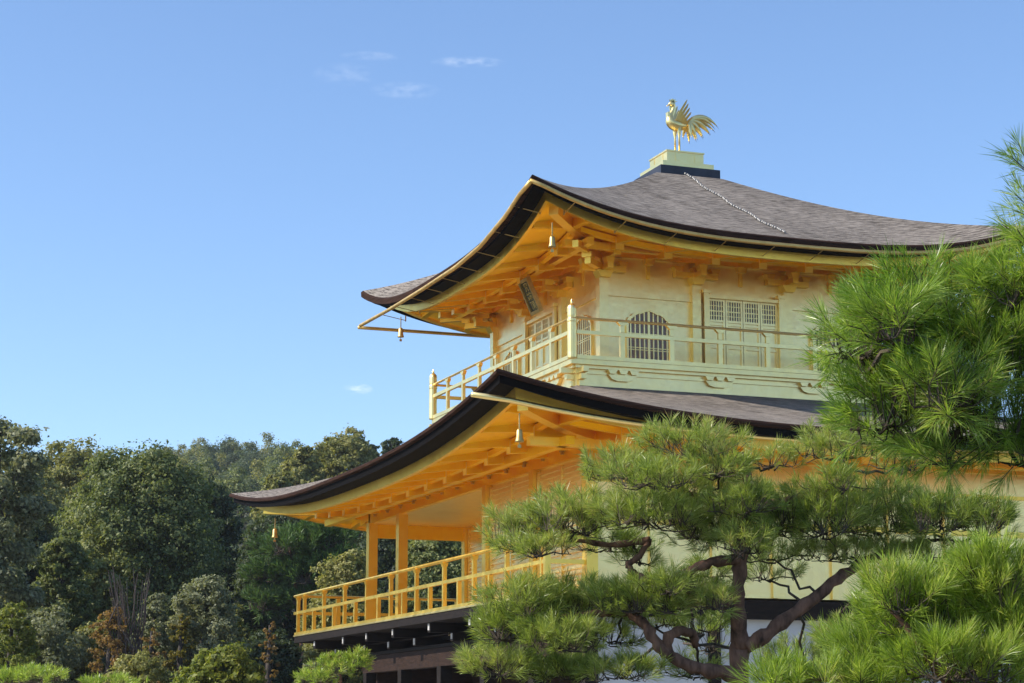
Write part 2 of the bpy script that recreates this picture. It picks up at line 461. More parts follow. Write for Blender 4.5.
    def hips(s, wall, zwall):
        for sx, sy in ((-1, -1), (1, -1), (-1, 1), (1, 1)):
            F = EAST if sy < 0 else WEST; d, h, _, _ = s.half(F); w = wall(F); P = []
            for j in range(7):
                D = w+(d-.62-w)*j/6; H = h-(d-D); z = s.soff(F, H, D, w, zwall)-.07; P.append((sx*H, sy*D, z))
            m = MB()
            for p, q in zip(P[:-1], P[1:]): m.beam(p, q, .17, .22)
            m.build('hip_rafter', 'gold_warm_lit', s.o)


UP = Roof('upper_roof', 4.86, 4.86, .70, .70, 9.98, 12.15, .66, .9, 2.5, 3.0, .13, .05, (-.36, -.14, -.31))
UP.build_roof(); UW = lambda F: 2.75
UP.build_soffit(UW, 10.16)
UP.rafters((EAST, SOUTH, WEST), UW, 10.16, .92, .85, 0); UP.hips(UW, 10.16)
LO = Roof('lower_roof', 6.74, 8.32, 3.55, 3.55, 6.14, 7.42, .58, .86, 2.2, 2.7, .07, .125, (-.42, -.18, -.34))
LO.build_roof(); LW = lambda F: 4.3 if F in (SOUTH, NORTH) else 5.85
LO.build_soffit(LW, 6.32)
LO.rafters((EAST, SOUTH, WEST), LW, 6.32, 1.04, 1.1, 0); LO.hips(LW, 6.32)


def gutters():
    # gold gutter poles hung under the upper eave on hooks
    prof = {EAST: lambda a: 9.82+.70*min(1, abs(a)/4.86)**3.0,
            SOUTH: lambda a: float(np.interp(-a, [-4.95, -4.4, -3.79, -2.51, -1.2, .8, 2.67, 4.8], [10.50, 10.40, 10.20, 9.95, 9.85, 9.83, 9.84, 9.89])),
            WEST: lambda a: 9.87+(.60*max(0, -a/4.86)**3)}
    for F in (EAST, SOUTH, WEST):
        k = 40; a0, a1 = {EAST: (-4.93, 4.9), SOUTH: (-4.82, 4.93), WEST: (-4.9, 4.94)}[F]; P = []
        for i in range(k+1):
            a = a0+(a1-a0)*i/k; P.append(F(a, 4.92, prof[F](a)))
        m = MB(); m.tube(P, .036, 8); m.build('gutter', 'gold_bronze', UP.o, smooth=True)
        for i in range(-5, 5):
            a = (i+.5)*.92; z = prof[F](a)
            if F is WEST or (F is SOUTH and a < -3.5): continue
            m = MB(); m.beam(F(a, 4.92, z-.042), F(a, 4.45, z-.12), .012, .012); m.beam(F(a, 4.45, z-.14), F(a, 4.45, z-.02), .02, .02)
            m.build('gutter_hook', 'bronze', UP.o)
    # the lower eave has one only on the side with the closed wall
    P = [EAST(-7.02+14*i/24, 8.0, 5.98+.40*min(1, abs(-7.02+14*i/24)/6.74)**3.0) for i in range(25)]
    m = MB(); m.tube(P, .04, 8); m.build('gutter', 'gold_bright', LO.o, smooth=True)


gutters()


def roof_top():
    m = MB(); m.box(-.58, .68, -.63, .63, 12.0, 12.34)
    r = m.build('ridge_base', 'copper_band', UP.o)
    m = MB(); m.box(-.49, .59, -.54, .54, 12.34, 12.46); m.box(-.34, .44, -.40, .40, 12.46, 12.69); m.box(-.355, .455, -.415, .415, 12.69, 12.72)
    for q in (-.2, .2):
        m.box(q+.04, q+.06, -.408, -.40, 12.47, 12.685); m.box(-.348, -.34, q-.01, q+.01, 12.47, 12.685)
    m.build('pedestal', 'gold_bright', UP.o)
    m = MB(); n = 62
    for i in range(n):
        k = 1-i/(n-1)*.93; D = 4.86+(.70-4.86)*k; z = 9.98+2.17*(.9*k+.1*k*k)+.03
        x = -.10+.035*math.sin(i*.35)+.01*math.sin(i*1.9)
        m.lathe([(.003, -.026), (.018, -.016), (.023, 0), (.018, .016), (.003, .026)], (x, -D, z), 6)
    m.tube([(-.10+.035*math.sin(q*.35)+.01*math.sin(q*1.9), -(4.86+(.70-4.86)*(1-q/61*.93)), 9.98+2.17*(.9*(1-q/61*.93)+.1*(1-q/61*.93)**2)+.03) for q in range(62)], .004, 5)
    o = m.build('conductor_chain', 'steel_chain', UP.o); o['label'] = 'pale bead chain running down the bark slope'


roof_top()


def bracket(F, a, d, z, mat='gold_warm_lit', out=.62, corner=False):
    m = MB(); m.fwedge(F, a, .09, .15, d-.09, d+.15, z, z+.12)                  # bearing block
    m.fbox(F, a-.42, a+.42, d-.03, d+.09, z+.12, z+.22)                        # arm along the wall
    m.fbox(F, a-.055, a+.055, d, d+out*.6, z+.121, z+.219)
    for q in (-.36, 0, .36): m.fwedge(F, a+q, .06, .09, d-.04, d+.11, z+.22, z+.31)
    m.fwedge(F, a, .06, .09, d+out*.6-.16, d+out*.6, z+.22, z+.31)
    m.fbox(F, a-.05, a+.05, d+.1, d+out, z+.31, z+.41)
    m.fbox(F, a-.07, a+.07, d+out, d+out+.05, z+.29, z+.43)
    return m.build('bracket_set', mat, PAV)


def upper_storey():
    walls = MB(); walls.box(-2.70, 2.70, -2.70, 2.70, 7.84, 10.3)
    walls.build('upper_wall', 'gold_leaf', PAV)
    for F in SIDES[:3]:
        m = MB(); m.fbox(F, -2.8, 2.8, 2.70, 2.79, 9.90, 9.985); m.build('wall_plate', 'gold_warm_lit', PAV)
        m = MB(); m.fbox(F, -2.64, 2.64, 2.70, 2.735, 9.20, 9.33); m.fbox(F, -2.64, 2.64, 2.70, 2.73, 7.842, 7.95)
        m.build('tie_beam', 'gold_leaf', PAV)
        m = MB(); m.fbox(F, -3.7, 3.7, 3.28, 3.40, 9.86, 9.98); m.build('eave_purlin', 'gold_warm_lit', PAV)
        for a in (-.917, .917): bracket(F, a, 2.74, 9.50)
        for a in (-1.83, 0, 1.83):
            m = MB(); m.fbox(F, a-.03, a+.03, 2.70, 2.745, 9.55, 9.80); m.fwedge(F, a, .07, .10, 2.70, 2.82, 9.80, 9.9); m.build('strut', 'gold_warm_lit', PAV)
    for x, y in ((-1, -1), (1, -1), (-1, 1)):
        m = MB(); m.box(x*2.72-.085, x*2.72+.085, y*2.72-.085, y*2.72+.085, 7.842, 9.62); m.build('column', 'gold_bright', PAV)
    for F in (EAST, SOUTH):
        for a in (-.917, .917):
            m = MB(); m.fbox(F, a-.085, a+.085, 2.70, 2.80, 7.843, 9.52); m.build('column', 'gold_bright', PAV)
    for (x, y) in ((-1, -1), (-1, 1), (1, -1)):
        F = EAST if y < 0 else WEST
        bracket(EAST if y < 0 else WEST, x*2.72 if y < 0 else -x*2.72, 2.74, 9.50)
        m = MB(); c = Vector((x*2.8, y*2.8, 0)); dv = Vector((x, y, 0)).normalized()
        m.beam(c+Vector((0, 0, 9.69)), c+dv*.55+Vector((0, 0, 9.69)), .11, .11); m.beam(c+Vector((0, 0, 9.87)), c+dv*1.1+Vector((0, 0, 9.87)), .11, .12)
        m.beam(c+dv*.42+Vector((0, 0, 9.79)), c+dv*.6+Vector((0, 0, 9.79)), .18, .09)
        m.build('bracket_set', 'gold_warm_lit', PAV)
    half = [(.40, 0), (.40, .70), (.39, .78), (.36, .845), (.315, .865), (.285, .905), (.215, .945), (.14, .955), (.085, .985), (0, 1.01)]
    def outl(sc, up=0):
        r = [(x*sc, z*(1+(sc-1)*.45)) for x, z in half]; return r+[(-x, z) for x, z in r[:-1][::-1]]
    for F in (EAST, SOUTH):
        for ac in (-1.83, 1.83):
            G = lambda a, d, z, F=F, ac=ac: F(ac+a, d, 7.96+z)
            m = MB(); m.prism(outl(1.0), G, 2.70, 2.712); w = m.build('arched_window', 'window_dark', PAV)
            m = MB(); m.ring(outl(1.10), outl(1.0), G, 2.70, 2.748); m.build('window_frame', 'gold_bright', w)
            m = MB()
            import bisect
            for i in range(-4, 5):
                x = i*.088; hz = np.interp(abs(x), [p[0] for p in half[::-1]], [p[1] for p in half[::-1]]) if abs(x) < .39 else .6
                ww = .022 if i == 0 else .012
                m.fbox(G, x-ww, x+ww, 2.712, 2.73, .0, hz)
            for z in (.08, .30, .34, .55, .59, .78): m.fbox(G, -.39, .39, 2.7125, 2.726, z, z+.014)
            m.build('window_lattice', 'gold_bright', w)
        # folding doors of the middle bay
        m = MB()
        for a in (-.75, .75): m.fbox(F, a-.05, a+.05, 2.80, 2.86, 7.85, 9.36); m.fbox(F, a-.075, a+.075, 2.78, 2.88, 9.36, 9.42)
        m.fbox(F, -.70, .70, 2.80, 2.84, 9.28, 9.34); m.fbox(F, -.70, .70, 2.80, 2.85, 7.85, 7.92)
        fr = m.build('door_frame', 'gold_bright', PAV)
        for i in range(4):
            c = -.525+i*.35; m = MB(); m.fbox(F, c-.165, c+.165, 2.735, 2.765, 7.93, 9.28)
            for x in (-.15, .15): m.fbox(F, c+x-.02, c+x+.02, 2.765, 2.79, 7.93, 9.28)
            for z in (7.93, 8.38, 8.80, 8.86, 9.24): m.fbox(F, c-.13, c+.13, 2.765, 2.785, z, z+.04)
            d = m.build('panel_door', 'gold_leaf', PAV)
            m = MB(); m.fbox(F, c-.13, c+.13, 2.766, 2.770, 8.90, 9.24); m.build('door_opening', 'window_dark', d)
            m = MB()
            for k in range(-2, 3): m.fbox(F, c+k*.05-.009, c+k*.05+.009, 2.770, 2.782, 8.90, 9.24)
            for z in (8.97, 9.05, 9.06, 9.15): m.fbox(F, c-.13, c+.13, 2.7705, 2.779, z, z+.012)
            m.build('door_lattice', 'gold_bright', d)


upper_storey()


def upper_veranda():
    m = MB(); m.box(-3.72, 3.72, -3.72, 3.72, 7.755, 7.84); fl = m.build('upper_veranda', 'gold_bright', PAV)
    m = MB(); m.box(-3.60, 3.60, -3.60, 3.60, 7.28, 7.755)
    for F in SIDES: m.fbox(F, -3.6, 3.6, 3.60, 3.625, 7.61, 7.65); m.fbox(F, -3.62, 3.62, 3.60, 3.66, 7.70, 7.755)
    m.build('veranda_skirt', 'gold_leaf', fl)
    for F in (EAST, SOUTH):
        for a in (-2.75, -.92, .92, 2.75):
            m = MB()
            for q in (-.2, 0, .2): m.fwedge(F, a+q, .05, .085, 3.60, 3.70, 7.625, 7.69)
            bo = [(-.27, 7.62), (-.20, 7.54), (-.1, 7.51), (.1, 7.51), (.20, 7.54), (.27, 7.62)]
            m.prism(bo, F, 3.60, 3.66); m.fwedge(F, a, .05, .09, 3.6, 3.7, 7.44, 7.51) if False else None
            m.v[-12:] = [tuple(np.array(p)+(np.array(F(a, 0, 0))-np.array(F(0, 0, 0)))) for p in m.v[-12:]]
            m.build('boat_bracket', 'gold_leaf', fl)
    for x, y in ((-1, -1), (-1, 1), (1, -1)):
        m = MB()
        for k, (z, e) in enumerate(((7.66, .24), (7.55, .14), (7.44, .06))):
            m.box(min(x*3.5, x*(3.6+e)), max(x*3.5, x*(3.6+e)), y*3.5-.05, y*3.5+.05, z-.045, z+.045)
            m.box(x*3.5-.05, x*3.5+.05, min(y*3.5, y*(3.6+e)), max(y*3.5, y*(3.6+e)), z-.044, z+.046)
        m.build('corner_bracket', 'gold_bright', fl)
    # railing
    prof = [(.075, 0), (.08, .02), (.08, .62), (.085, .64), (.085, .68), (.075, .70), (.08, .74), (.08, .86), (.072, .90), (.05, .925), (.022, .95), (.02, .985), (.008, 1.02)]
    for x, y in ((-1, -1), (-1, 1), (1, -1), (1, 1)):
        m = MB(); m.lathe(prof, (x*3.70, y*3.70, 7.84), 14); m.build('corner_post', 'gold_bright', PAV, smooth=False)
    for F in (EAST, SOUTH, WEST):
        m = MB(); m.tube([F(-3.63, 3.70, 8.545), F(3.63, 3.70, 8.545)], .025, 8)
        rl = m.build('balustrade', 'gold_bright', PAV)
        m = MB(); m.fbox(F, -3.62, 3.62, 3.67, 3.73, 8.27, 8.335); m.build('middle_rail', 'gold_bright', rl)
        m = MB(); m.fbox(F, -3.62, 3.62, 3.645, 3.735, 7.842, 7.91); m.build('bottom_rail', 'gold_bright', rl)
        for i in range(-3, 4):
            a = i*.925
            m = MB(); m.fbox(F, a-.042, a+.042, 3.67, 3.73, 7.911, 8.269); m.fbox(F, a-.035, a+.035, 3.675, 3.725, 8.341, 8.46)
            m.fwedge(F, a, .04, .10, 3.665, 3.735, 8.46, 8.52); m.build('baluster', 'gold_bright', rl)


upper_veranda()


def lower_storey():
    # closed room on the near side, open porch on the far half of the pond side
    m = MB(); m.box(-4.27, 4.27, -5.82, -1.27, 3.74, 6.5); m.box(-2.17, 4.27, -1.27, 5.82, 3.74, 6.5)
    m.build('middle_wall', 'gold_leaf', PAV)
    m = MB(); m.box(-4.30, -2.0, -1.3, 6.0, 5.90, 5.94)
    cl = m.build('porch_ceiling', 'gold_bright', PAV)
    m = MB(); m.fbox(SOUTH, -5.95, 5.95, 4.20, 4.36, 5.92, 6.22); m.fbox(SOUTH, -6.6, 6.9, 4.98, 5.12, 5.90, 6.03)
    m.build('tie_beam', 'gold_bounce_lit', PAV)
    m = MB(); m.fbox(EAST, -4.1, 4.4, 5.82, 5.90, 5.92, 6.22); m.fbox(EAST, -4.21, 4.2, 5.82, 5.85, 4.86, 4.95); m.fbox(EAST, -4.21, 4.2, 5.82, 5.85, 5.50, 5.56); m.fbox(EAST, -5.6, 5.6, 6.5, 6.64, 5.90, 6.03)
    m.build('tie_beam', 'gold_warm_lit', PAV)
    m = MB(); m.fbox(WEST, -4.1, 4.36, 5.82, 5.92, 5.62, 6.22); m.build('tie_beam', 'gold_bounce_lit', PAV)
    for (x, y) in ((-4.3, 5.85), (-4.3, 3.8), (-4.3, -1.25), (-4.3, -5.85), (-4.3, -3.55), (-2.2, 5.85), (4.3, -5.85)):
        m = MB(); w = .095; m.box(x-w, x+w, y-w, y+w, 3.745, 5.93); m.build('column', 'gold_warm_lit', PAV)
    for i in range(1, 8):
        a = -4.3+i*1.075; m = MB(); m.fbox(EAST, a-.06, a+.06, 5.82, 5.87, 3.745, 5.50); m.build('column', 'gold_bright', PAV)
    # horizontal slatted shutters
    def slats(F, a0, a1, d, z0, z1, nm='slatted_shutter'):
        m = MB(); m.fbox(F, a0, a1, d, d+.012, z0, z1); w = m.build(nm, 'gold_leaf', PAV); k = int((z1-z0)/.085)
        m = MB()
        for i in range(k):
            z = z0+.02+i*(z1-z0)/k; m.fbox(F, a0+.03, a1-.03, d+.012, d+.04, z, z+.034)
        m.build('slats', 'gold_bright', w)
        m = MB(); mid = (a0+a1)/2
        for a in (a0+.03, mid, a1-.03): m.fbox(F, a-.03, a+.03, d+.013, d+.055, z0, z1)
        m.build('shutter_frame', 'gold_bright', w)
    slats(SOUTH, 1.36, 3.44, 4.27, 3.80, 5.88); slats(SOUTH, 3.66, 5.74, 4.27, 3.80, 5.88)
    for i in range(3): slats(SOUTH, -5.74+i*2.36, -5.74+i*2.36+2.30, 2.17, 3.80, 5.86)
    # flower bosses along the porch beam
    for i in range(14):
        a = -5.4+i*.86; m = MB(); m.fbox(SOUTH, a-.11, a+.11, 4.36, 4.39, 6.07, 6.10); m.fbox(SOUTH, a-.03, a+.03, 4.36, 4.40, 6.02, 6.15); m.build('boss', 'bronze', PAV)
    # veranda floor
    m = MB(); m.box(-5.08, -4.2, -5.9, 9.16, 3.71, 3.74); m.box(-4.2, 4.3, 5.7, 9.16, 3.69, 3.735); m.box(-4.2, -2.17, -1.27, 5.7, 3.69, 3.735)
    fl = m.build('middle_veranda', 'gold_bright', PAV)
    m = MB(); m.box(-5.06, -4.2, -5.88, 9.14, 3.57, 3.708); m.box(-4.3, 4.36, -5.93, -5.82, 3.40, 3.70); m.box(-4.2, 4.3, 9.02, 9.12, 3.57, 3.688)
    m.build('floor_edge', 'dark_wood', fl)
    # railing of the middle storey: pond side and far end
    xs = -5.02; y0, y1 = -5.86, 9.08
    m = MB(); m.tube([(xs, y0, 4.60), (xs, y1+.22, 4.60)], .032, 8); rl = m.build('balustrade', 'gold_warm_lit', PAV)
    m = MB(); m.box(xs-.03, xs+.03, y0, y1+.2, 4.195, 4.255); m.build('middle_rail', 'gold_warm_lit', rl)
    m = MB(); m.box(xs-.035, xs+.035, y0, y1+.1, 3.742, 3.80); m.build('bottom_rail', 'gold_warm_lit', rl)
    ys = [8.98]+[8.46-1.57*k for k in range(10)]
    for y in ys:
        m = MB(); m.box(xs-.034, xs+.034, y-.034, y+.034, 3.801, 4.56)
        m.fwedge(lambda a, d, z, y=y: (xs+a, y-d, z), 0, .04, .06, -.05, .05, 4.50, 4.57); m.build('baluster', 'gold_warm_lit', rl)
    for y in [8.46-1.57*(k+.5) for k in range(9)]:
        m = MB(); m.box(xs-.035, xs+.035, y-.035, y+.035, 3.801, 4.19); m.build('short_baluster', 'gold_warm_lit', rl)
    m = MB(); m.box(xs-.045, xs+.045, y0-.04, y0+.05, 3.742, 4.60); m.build('corner_post', 'gold_warm_lit', rl)
    m = MB(); m.tube([(xs, y1, 4.595), (2.5, y1, 4.595)], .032, 8); rl = m.build('balustrade', 'gold_warm_lit', PAV)
    m = MB(); m.box(xs, 2.5, y1-.035, y1+.035, 4.19, 4.26); m.build('middle_rail', 'gold_warm_lit', rl)
    m = MB(); m.box(xs, 2.5, y1-.05, y1+.05, 3.742, 3.83); m.build('bottom_rail', 'gold_warm_lit', rl)
    for i in range(1, 9): m = MB(); x = xs+i*.93; m.box(x-.045, x+.045, y1-.045, y1+.045, 3.831, 4.56); m.build('baluster', 'gold_warm_lit', rl)
    m = MB(); m.beam((xs, -5.86, 4.60), (-4.3, -5.86, 4.60), .06, .06); m.beam((xs, -5.86, 4.225), (-4.3, -5.86, 4.225), .06, .07); m.build('rail_return', 'gold_warm_lit', PAV)
    # joists with white painted ends carrying the veranda
    for y in (-4.4, -2.2, 0, 2.17, 3.9, 5.55, 7.74):
        m = MB(); m.box(-4.98, -3.9, y-.075, y+.075, 3.40, 3.568); j = m.build('joist', 'dark_wood', fl)
        m = MB(); q = rnd.uniform(.03, .055); m.box(-4.99, -4.98, y-q, y+q, 3.44+rnd.uniform(-.02, .03), 3.555); m.build('joist_end', 'white_paint', j)
    for y in (-4.75, -2.55, -.3, 1.86, 3.5, 5.13, 7.26):
        m = MB(); m.box(-4.65, -3.9, y-.075, y+.075, 3.24, 3.39); j = m.build('joist', 'dark_wood', fl)
        m = MB(); q = rnd.uniform(.025, .05); m.box(-4.66, -4.65, y-q, y+q, 3.27+rnd.uniform(-.01, .03), 3.375); m.build('joist_end', 'white_paint', j)
    m = MB(); m.box(-4.56, -4.40, -5.8, 9.0, 3.392, 3.40); m.box(-4.45, -4.2, -5.8, 6.0, 3.18, 3.24); m.build('joist_plate', 'dark_wood', fl)


lower_storey()


def ground_storey():
    m = MB(); m.box(-4.22, 4.3, -5.74, -5.64, .5, 3.42)
    m.build('lower_wall', 'plaster', PAV)
    m = MB(); m.box(-2.15, -2.05, -5.6, 5.7, .5, 3.3); m.box(-4.22, -2.1, 5.62, 5.7, 2.55, 3.3); m.build('inner_wall', 'brown_wood', PAV)  # dark wood colour stands in for the shade inside the porch
    m = MB(); m.box(-4.12, 4.2, -5.6, 5.6, 3.36, 3.42); m.build('lower_ceiling', 'dark_wood', PAV)
    m = MB(); m.box(-4.42, -4.2, -5.9, 6.0, 2.84, 3.175); m.box(-4.2, 4.3, -5.78, -5.60, 1.2, 1.34); m.box(-4.2, -2.0, 5.7, 5.84, 2.84, 3.175); m.build('lintel', 'brown_wood', PAV)
    for y in (-5.80, -3.6, -1.25, 1.1, 3.5, 5.85):
        m = MB(); m.box(-4.42, -4.2, y-.11, y+.11, .45, 2.84); m.build('lower_column', 'dark_wood', PAV)
    for i in range(1, 5):
        x = -4.3+i*2.15; m = MB(); m.box(x-.1, x+.1, -5.80, -5.66, .45, 3.42); m.build('lower_column', 'dark_wood', PAV)
    m = MB()
    for y0, y1 in ((-5.7, -3.7), (-3.5, -1.35), (-1.15, 1.0), (1.2, 3.4), (3.6, 5.75)): m.box(-4.26, -4.22, y0+.02, y1-.02, 3.176, 3.235)
    m.build('transom_panel', 'grey_plaster', PAV)
    m = MB(); m.box(-4.9, 4.9, -6.4, 9.1, .0, .45); m.build('stone_base', 'stone', PAV)


ground_storey()


# ------------------------------------------------------------------ things hung on it
def bell(loc, label):
    e = empty('wind_bell', label, 'bell', loc, 'wind bells at the roof corners'); x, y, z = loc
    m = MB(); m.tube([(x, y, z+.30), (x, y, z+.08)], .010, 6); m.build('hanger', 'bronze', e)
    m = MB(); m.lathe([(.010, .08), (.034, .066), (.046, .04), (.050, -.05), (.064, -.10), (.066, -.115), (.046, -.115), (.038, -.05)], (x, y, z), 12); m.build('bell_body', 'bronze', e, smooth=True)
    m = MB(); m.tube([(x, y, z-.05), (x, y, z-.16)], .007, 6); m.fbox(lambda a, d, zz: (x+a, y+d, zz), -.025, .025, -.004, .004, z-.20, z-.155); m.build('clapper', 'bronze', e)


bell((-4.6, 3.06, 9.47), 'small bronze bell at the far tip of the upper roof, against blue sky')
bell((-4.42, -4.62, 9.62), 'bronze bell under the near upturned corner of the upper roof')
bell((-6.2, 6.55, 5.74), 'gold bell at the far tip of the lower roof, against trees')
bell((-6.25, -7.9, 5.86), 'bronze bell under the near corner of the lower roof')


def plaque():
    # hung under the south eave, leaning forward
    e = empty('name_plaque', 'dark upright name plaque with gold frame hung beneath the upper eave', 'plaque', (-3.42, -1.08, 9.46))
    tilt = math.radians(24); c = Vector((-3.42, -1.08, 9.46)); up = Vector((-math.sin(tilt), 0, math.cos(tilt))); nx = Vector((-math.cos(tilt), 0, -math.sin(tilt))); sd = Vector((0, -1, 0))
    G = lambda a, d, z: tuple(c+sd*a*.72+nx*d+up*z*.86)
    m = MB(); m.fbox(G, -.25, .25, 0, .03, -.33, .33); m.build('board', 'plaque_ground', e)
    m = MB(); m.ring([(-.31, -.39), (.31, -.39), (.31, .39), (-.31, .39)], [(-.24, -.32), (.24, -.32), (.24, .32), (-.24, .32)], G, -.02, .06); m.build('plaque_frame', 'bronze', e)
    # three brushed characters, one above the other
    m = MB()
    st = {0: [(-.10, .08, .10, .08), (0, .10, 0, .07), (-.10, .08, -.11, .05), (.10, .08, .11, .05), (-.04, .06, -.09, .02), (.04, .06, .09, .02), (-.06, -.01, .05, -.01), (-.01, .03, -.08, -.09), (.05, -.01, .05, -.08), (.05, -.08, .11, -.07)],
          1: [(-.13, .05, -.05, .05), (-.09, .09, -.09, .05), (-.12, .0, -.10, -.04), (-.06, .0, -.08, -.04), (-.14, -.06, -.04, -.05), (-.02, .06, .13, .06), (.05, .10, .05, .06), (-.02, .06, -.02, .03), (.13, .06, .13, .03), (.0, .0, .11, .0), (.05, .03, .05, -.09), (.0, .0, .0, -.06), (.11, .0, .11, -.06)],
          2: [(-.13, .08, -.03, .08), (-.08, .08, -.08, -.07), (-.08, -.07, -.11, -.06), (.0, .08, .13, .08), (.06, .08, .04, .05), (.01, .05, .11, .05), (.01, .05, .01, -.04), (.11, .05, .11, -.04), (.01, .02, .11, .02), (.01, -.01, .11, -.01), (.01, -.04, .11, -.04), (.04, -.04, .0, -.09), (.08, -.04, .13, -.09)]}
    for k in range(3):
        for (a0, z0, a1, z1) in st[k]:
            oz = .205-k*.205; L = math.hypot(a1-a0, z1-z0); px, pz = -(z1-z0)/L*.009, (a1-a0)/L*.009
            m.prism([(a0-px, oz+z0-pz), (a1-px, oz+z1-pz), (a1+px, oz+z1+pz), (a0+px, oz+z0+pz)], G, .03, .038)
    m.build('lettering', 'gold_bright', e)
    m = MB(); m.beam(G(-.15, .0, .38), (-3.42, -1.0, 10.06), .02, .02); m.beam(G(.15, .0, .38), (-3.42, -1.16, 10.06), .02, .02); m.build('hanger', 'bronze', e)


plaque()


def phoenix():
    e = empty('phoenix_statue', 'gilded bird statue with raised wings and fanned tail on the roof top', 'statue', (.06, 0, 12.71))
    z0 = 12.71
    def sm(P, n):   # catmull-rom
        P = [np.array(p, float) for p in P]; Q = [2*P[0]-P[1]]+P+[2*P[-1]-P[-2]]; o = []
        for i in range(1, len(Q)-2):
            for k in range(n):
                t = k/n; a, b, c, d = Q[i-1:i+3]; o.append(.5*((2*b)+(-a+c)*t+(2*a-5*b+4*c-d)*t*t+(-a+3*b-3*c+d)*t**3))
        return o+[P[-1]]
    # x forward is negative: the bird looks to the pond side
    body = sm([(.34, 0, .68, .03), (.24, 0, .66, .075), (.12, 0, .645, .11), (0, 0, .66, .12), (-.07, 0, .73, .10), (-.06, 0, .83, .062), (-.02, 0, .92, .048), (-.0, 0, 1.0, .045), (-.02, 0, 1.06, .058), (-.065, 0, 1.065, .045), (-.10, 0, 1.05, .02), (-.15, 0, 1.01, .005)], 4)
    m = MB(); m.tube([(p[0], p[1], z0+p[2]) for p in body], [max(.004, p[3]) for p in body], 12); m.build('body', 'gold_bright', e, smooth=True)
    m = MB()
    for k, (dx, dz) in enumerate(((-.05, .05), (-.0, .07), (.05, .06), (.09, .03))):
        m.prism([(-.05, 1.09), (.01, 1.09), (-.02+dx+.02, 1.11+dz), (-.02+dx-.02, 1.105+dz)], lambda a, d, z: (a, d, z0+z), -.012, .012)
    m.prism([(-.09, 1.02), (-.04, 1.02), (-.05, .94), (-.08, .93)], lambda a, d, z: (a, d, z0+z), -.01, .01)
    m.prism([(-.14, .70), (-.07, .76), (-.11, .90), (-.145, .89)], lambda a, d, z: (a, d, z0+z), -.05, .05)
    m.build('crest', 'gold_bright', e)
    for s in (-1, 1):
        # a raised wing of overlapping feathers
        m = MB()
        for i in range(10):
            t = i/9; root = np.array([.01+.22*t, s*(.10-.02*t), .72-.07*t]); tip = np.array([.18+.13*t, s*(.22-.03*t), 1.13-.37*t**1.1+(.025 if i % 2 else -.02)])
            dv = tip-root; L = np.linalg.norm(dv); dv = dv/L
            P = [root, root+dv*L*.4+np.array([-.015, 0, 0]), root+dv*L*.8, root+dv*L]
            wv = np.array([1, 0, .1])*.020; nv = np.array([0, s*.012, 0])
            up = [tuple(p+wv*q+nv*i*.15+np.array([0, 0, z0])) for p, q in zip(P, (1, 1.1, .9, .1))]; dn = [tuple(p-wv*q+nv*i*.15+np.array([0, 0, z0])) for p, q in zip(P, (1, 1.1, .9, .1))]
            up2 = [tuple(np.array(p)+nv) for p in up]; dn2 = [tuple(np.array(p)+nv) for p in dn]
            for k in range(3): m.hexa([dn[k], up[k], up2[k], dn2[k], dn[k+1], up[k+1], up2[k+1], dn2[k+1]])
        m.build('wing', 'gold_bright', e)
    # tail plumes
    tips = [(.96, .66), (.93, .60), (.87, .63), (.82, .54), (.76, .50), (.68, .45), (.60, .42), (.54, .39), (.46, .35), (.40, .34), (.33, .37), (.27, .42)]
    for i, (tx, tz) in enumerate(tips):
        t = max(0, 1-i/10); ss = (-1, 1)[i % 2]
        tip = np.array([tx, ss*(.04+.10*(1-t)), tz]); root = np.array([.26, ss*.03, .67])
        c1 = root+np.array([.10+.06*t, ss*.04, .06+.20*t]); c2 = np.array([tx-.05-.16*t, ss*.08, tz+.16+.08*t])
        P = []
        for k in range(11):
            q = k/10; P.append((1-q)**3*root+3*(1-q)**2*q*c1+3*(1-q)*q*q*c2+q**3*tip)
        m = MB(); m.tube([(p[0], p[1], z0+p[2]) for p in P], [.030+.020*math.sin(math.pi*k/10)-.034*(k/10)**3 for k in range(11)], 7); m.build('tail_feather', 'gold_bright', e, smooth=True)
    for s in (-1, 1):
        lx = .07-s*.022
        m = MB(); m.tube([(lx, s*.05, z0+.62), (lx, s*.05, z0+.48), (lx, s*.05, z0+.40), (lx, s*.05, z0+.03)], [.055, .038, .021, .019], 8)
        for a in (-.5, 0, .5): m.tube([(lx, s*.05, z0+.035), (lx-.09, s*.05+a*.09, z0+.012)], [.018, .008], 6)
        m.tube([(lx, s*.05, z0+.035), (lx+.06, s*.05, z0+.012)], [.016, .008], 6)
        m.build('leg', 'gold_bright', e, smooth=True)
    m = MB(); m.lathe([(.18, .0), (.18, .015), (.13, .03)], (.07, 0, z0), 16); m.build('foot_plate', 'gold_bright', e)


phoenix()


# ------------------------------------------------------------------ broadleaf trees
def unit(n):
    v = rng.normal(size=(n, 3)); return v/np.linalg.norm(v, axis=1, keepdims=True)


def leaf_cards(C, size, outward=None, aspect=.55):
    """a diamond shaped leaf spray at every point of C"""
    n = len(C); a = unit(n)
    nrm = unit(n) if outward is None else outward*.9+unit(n)*.8+np.array([0, 0, .35])
    nrm /= np.linalg.norm(nrm, axis=1, keepdims=True)
    a = a-nrm*(a*nrm).sum(1, keepdims=True); a /= np.linalg.norm(a, axis=1, keepdims=True)+1e-9; b = np.cross(nrm, a)
    s = (size*(.6+.8*rng.random(n)))[:, None]
    bend = nrm*s*.25
    return np.stack([C-a*s-bend, C+b*s*aspect, C+a*s-bend, C-b*s*aspect], 1)


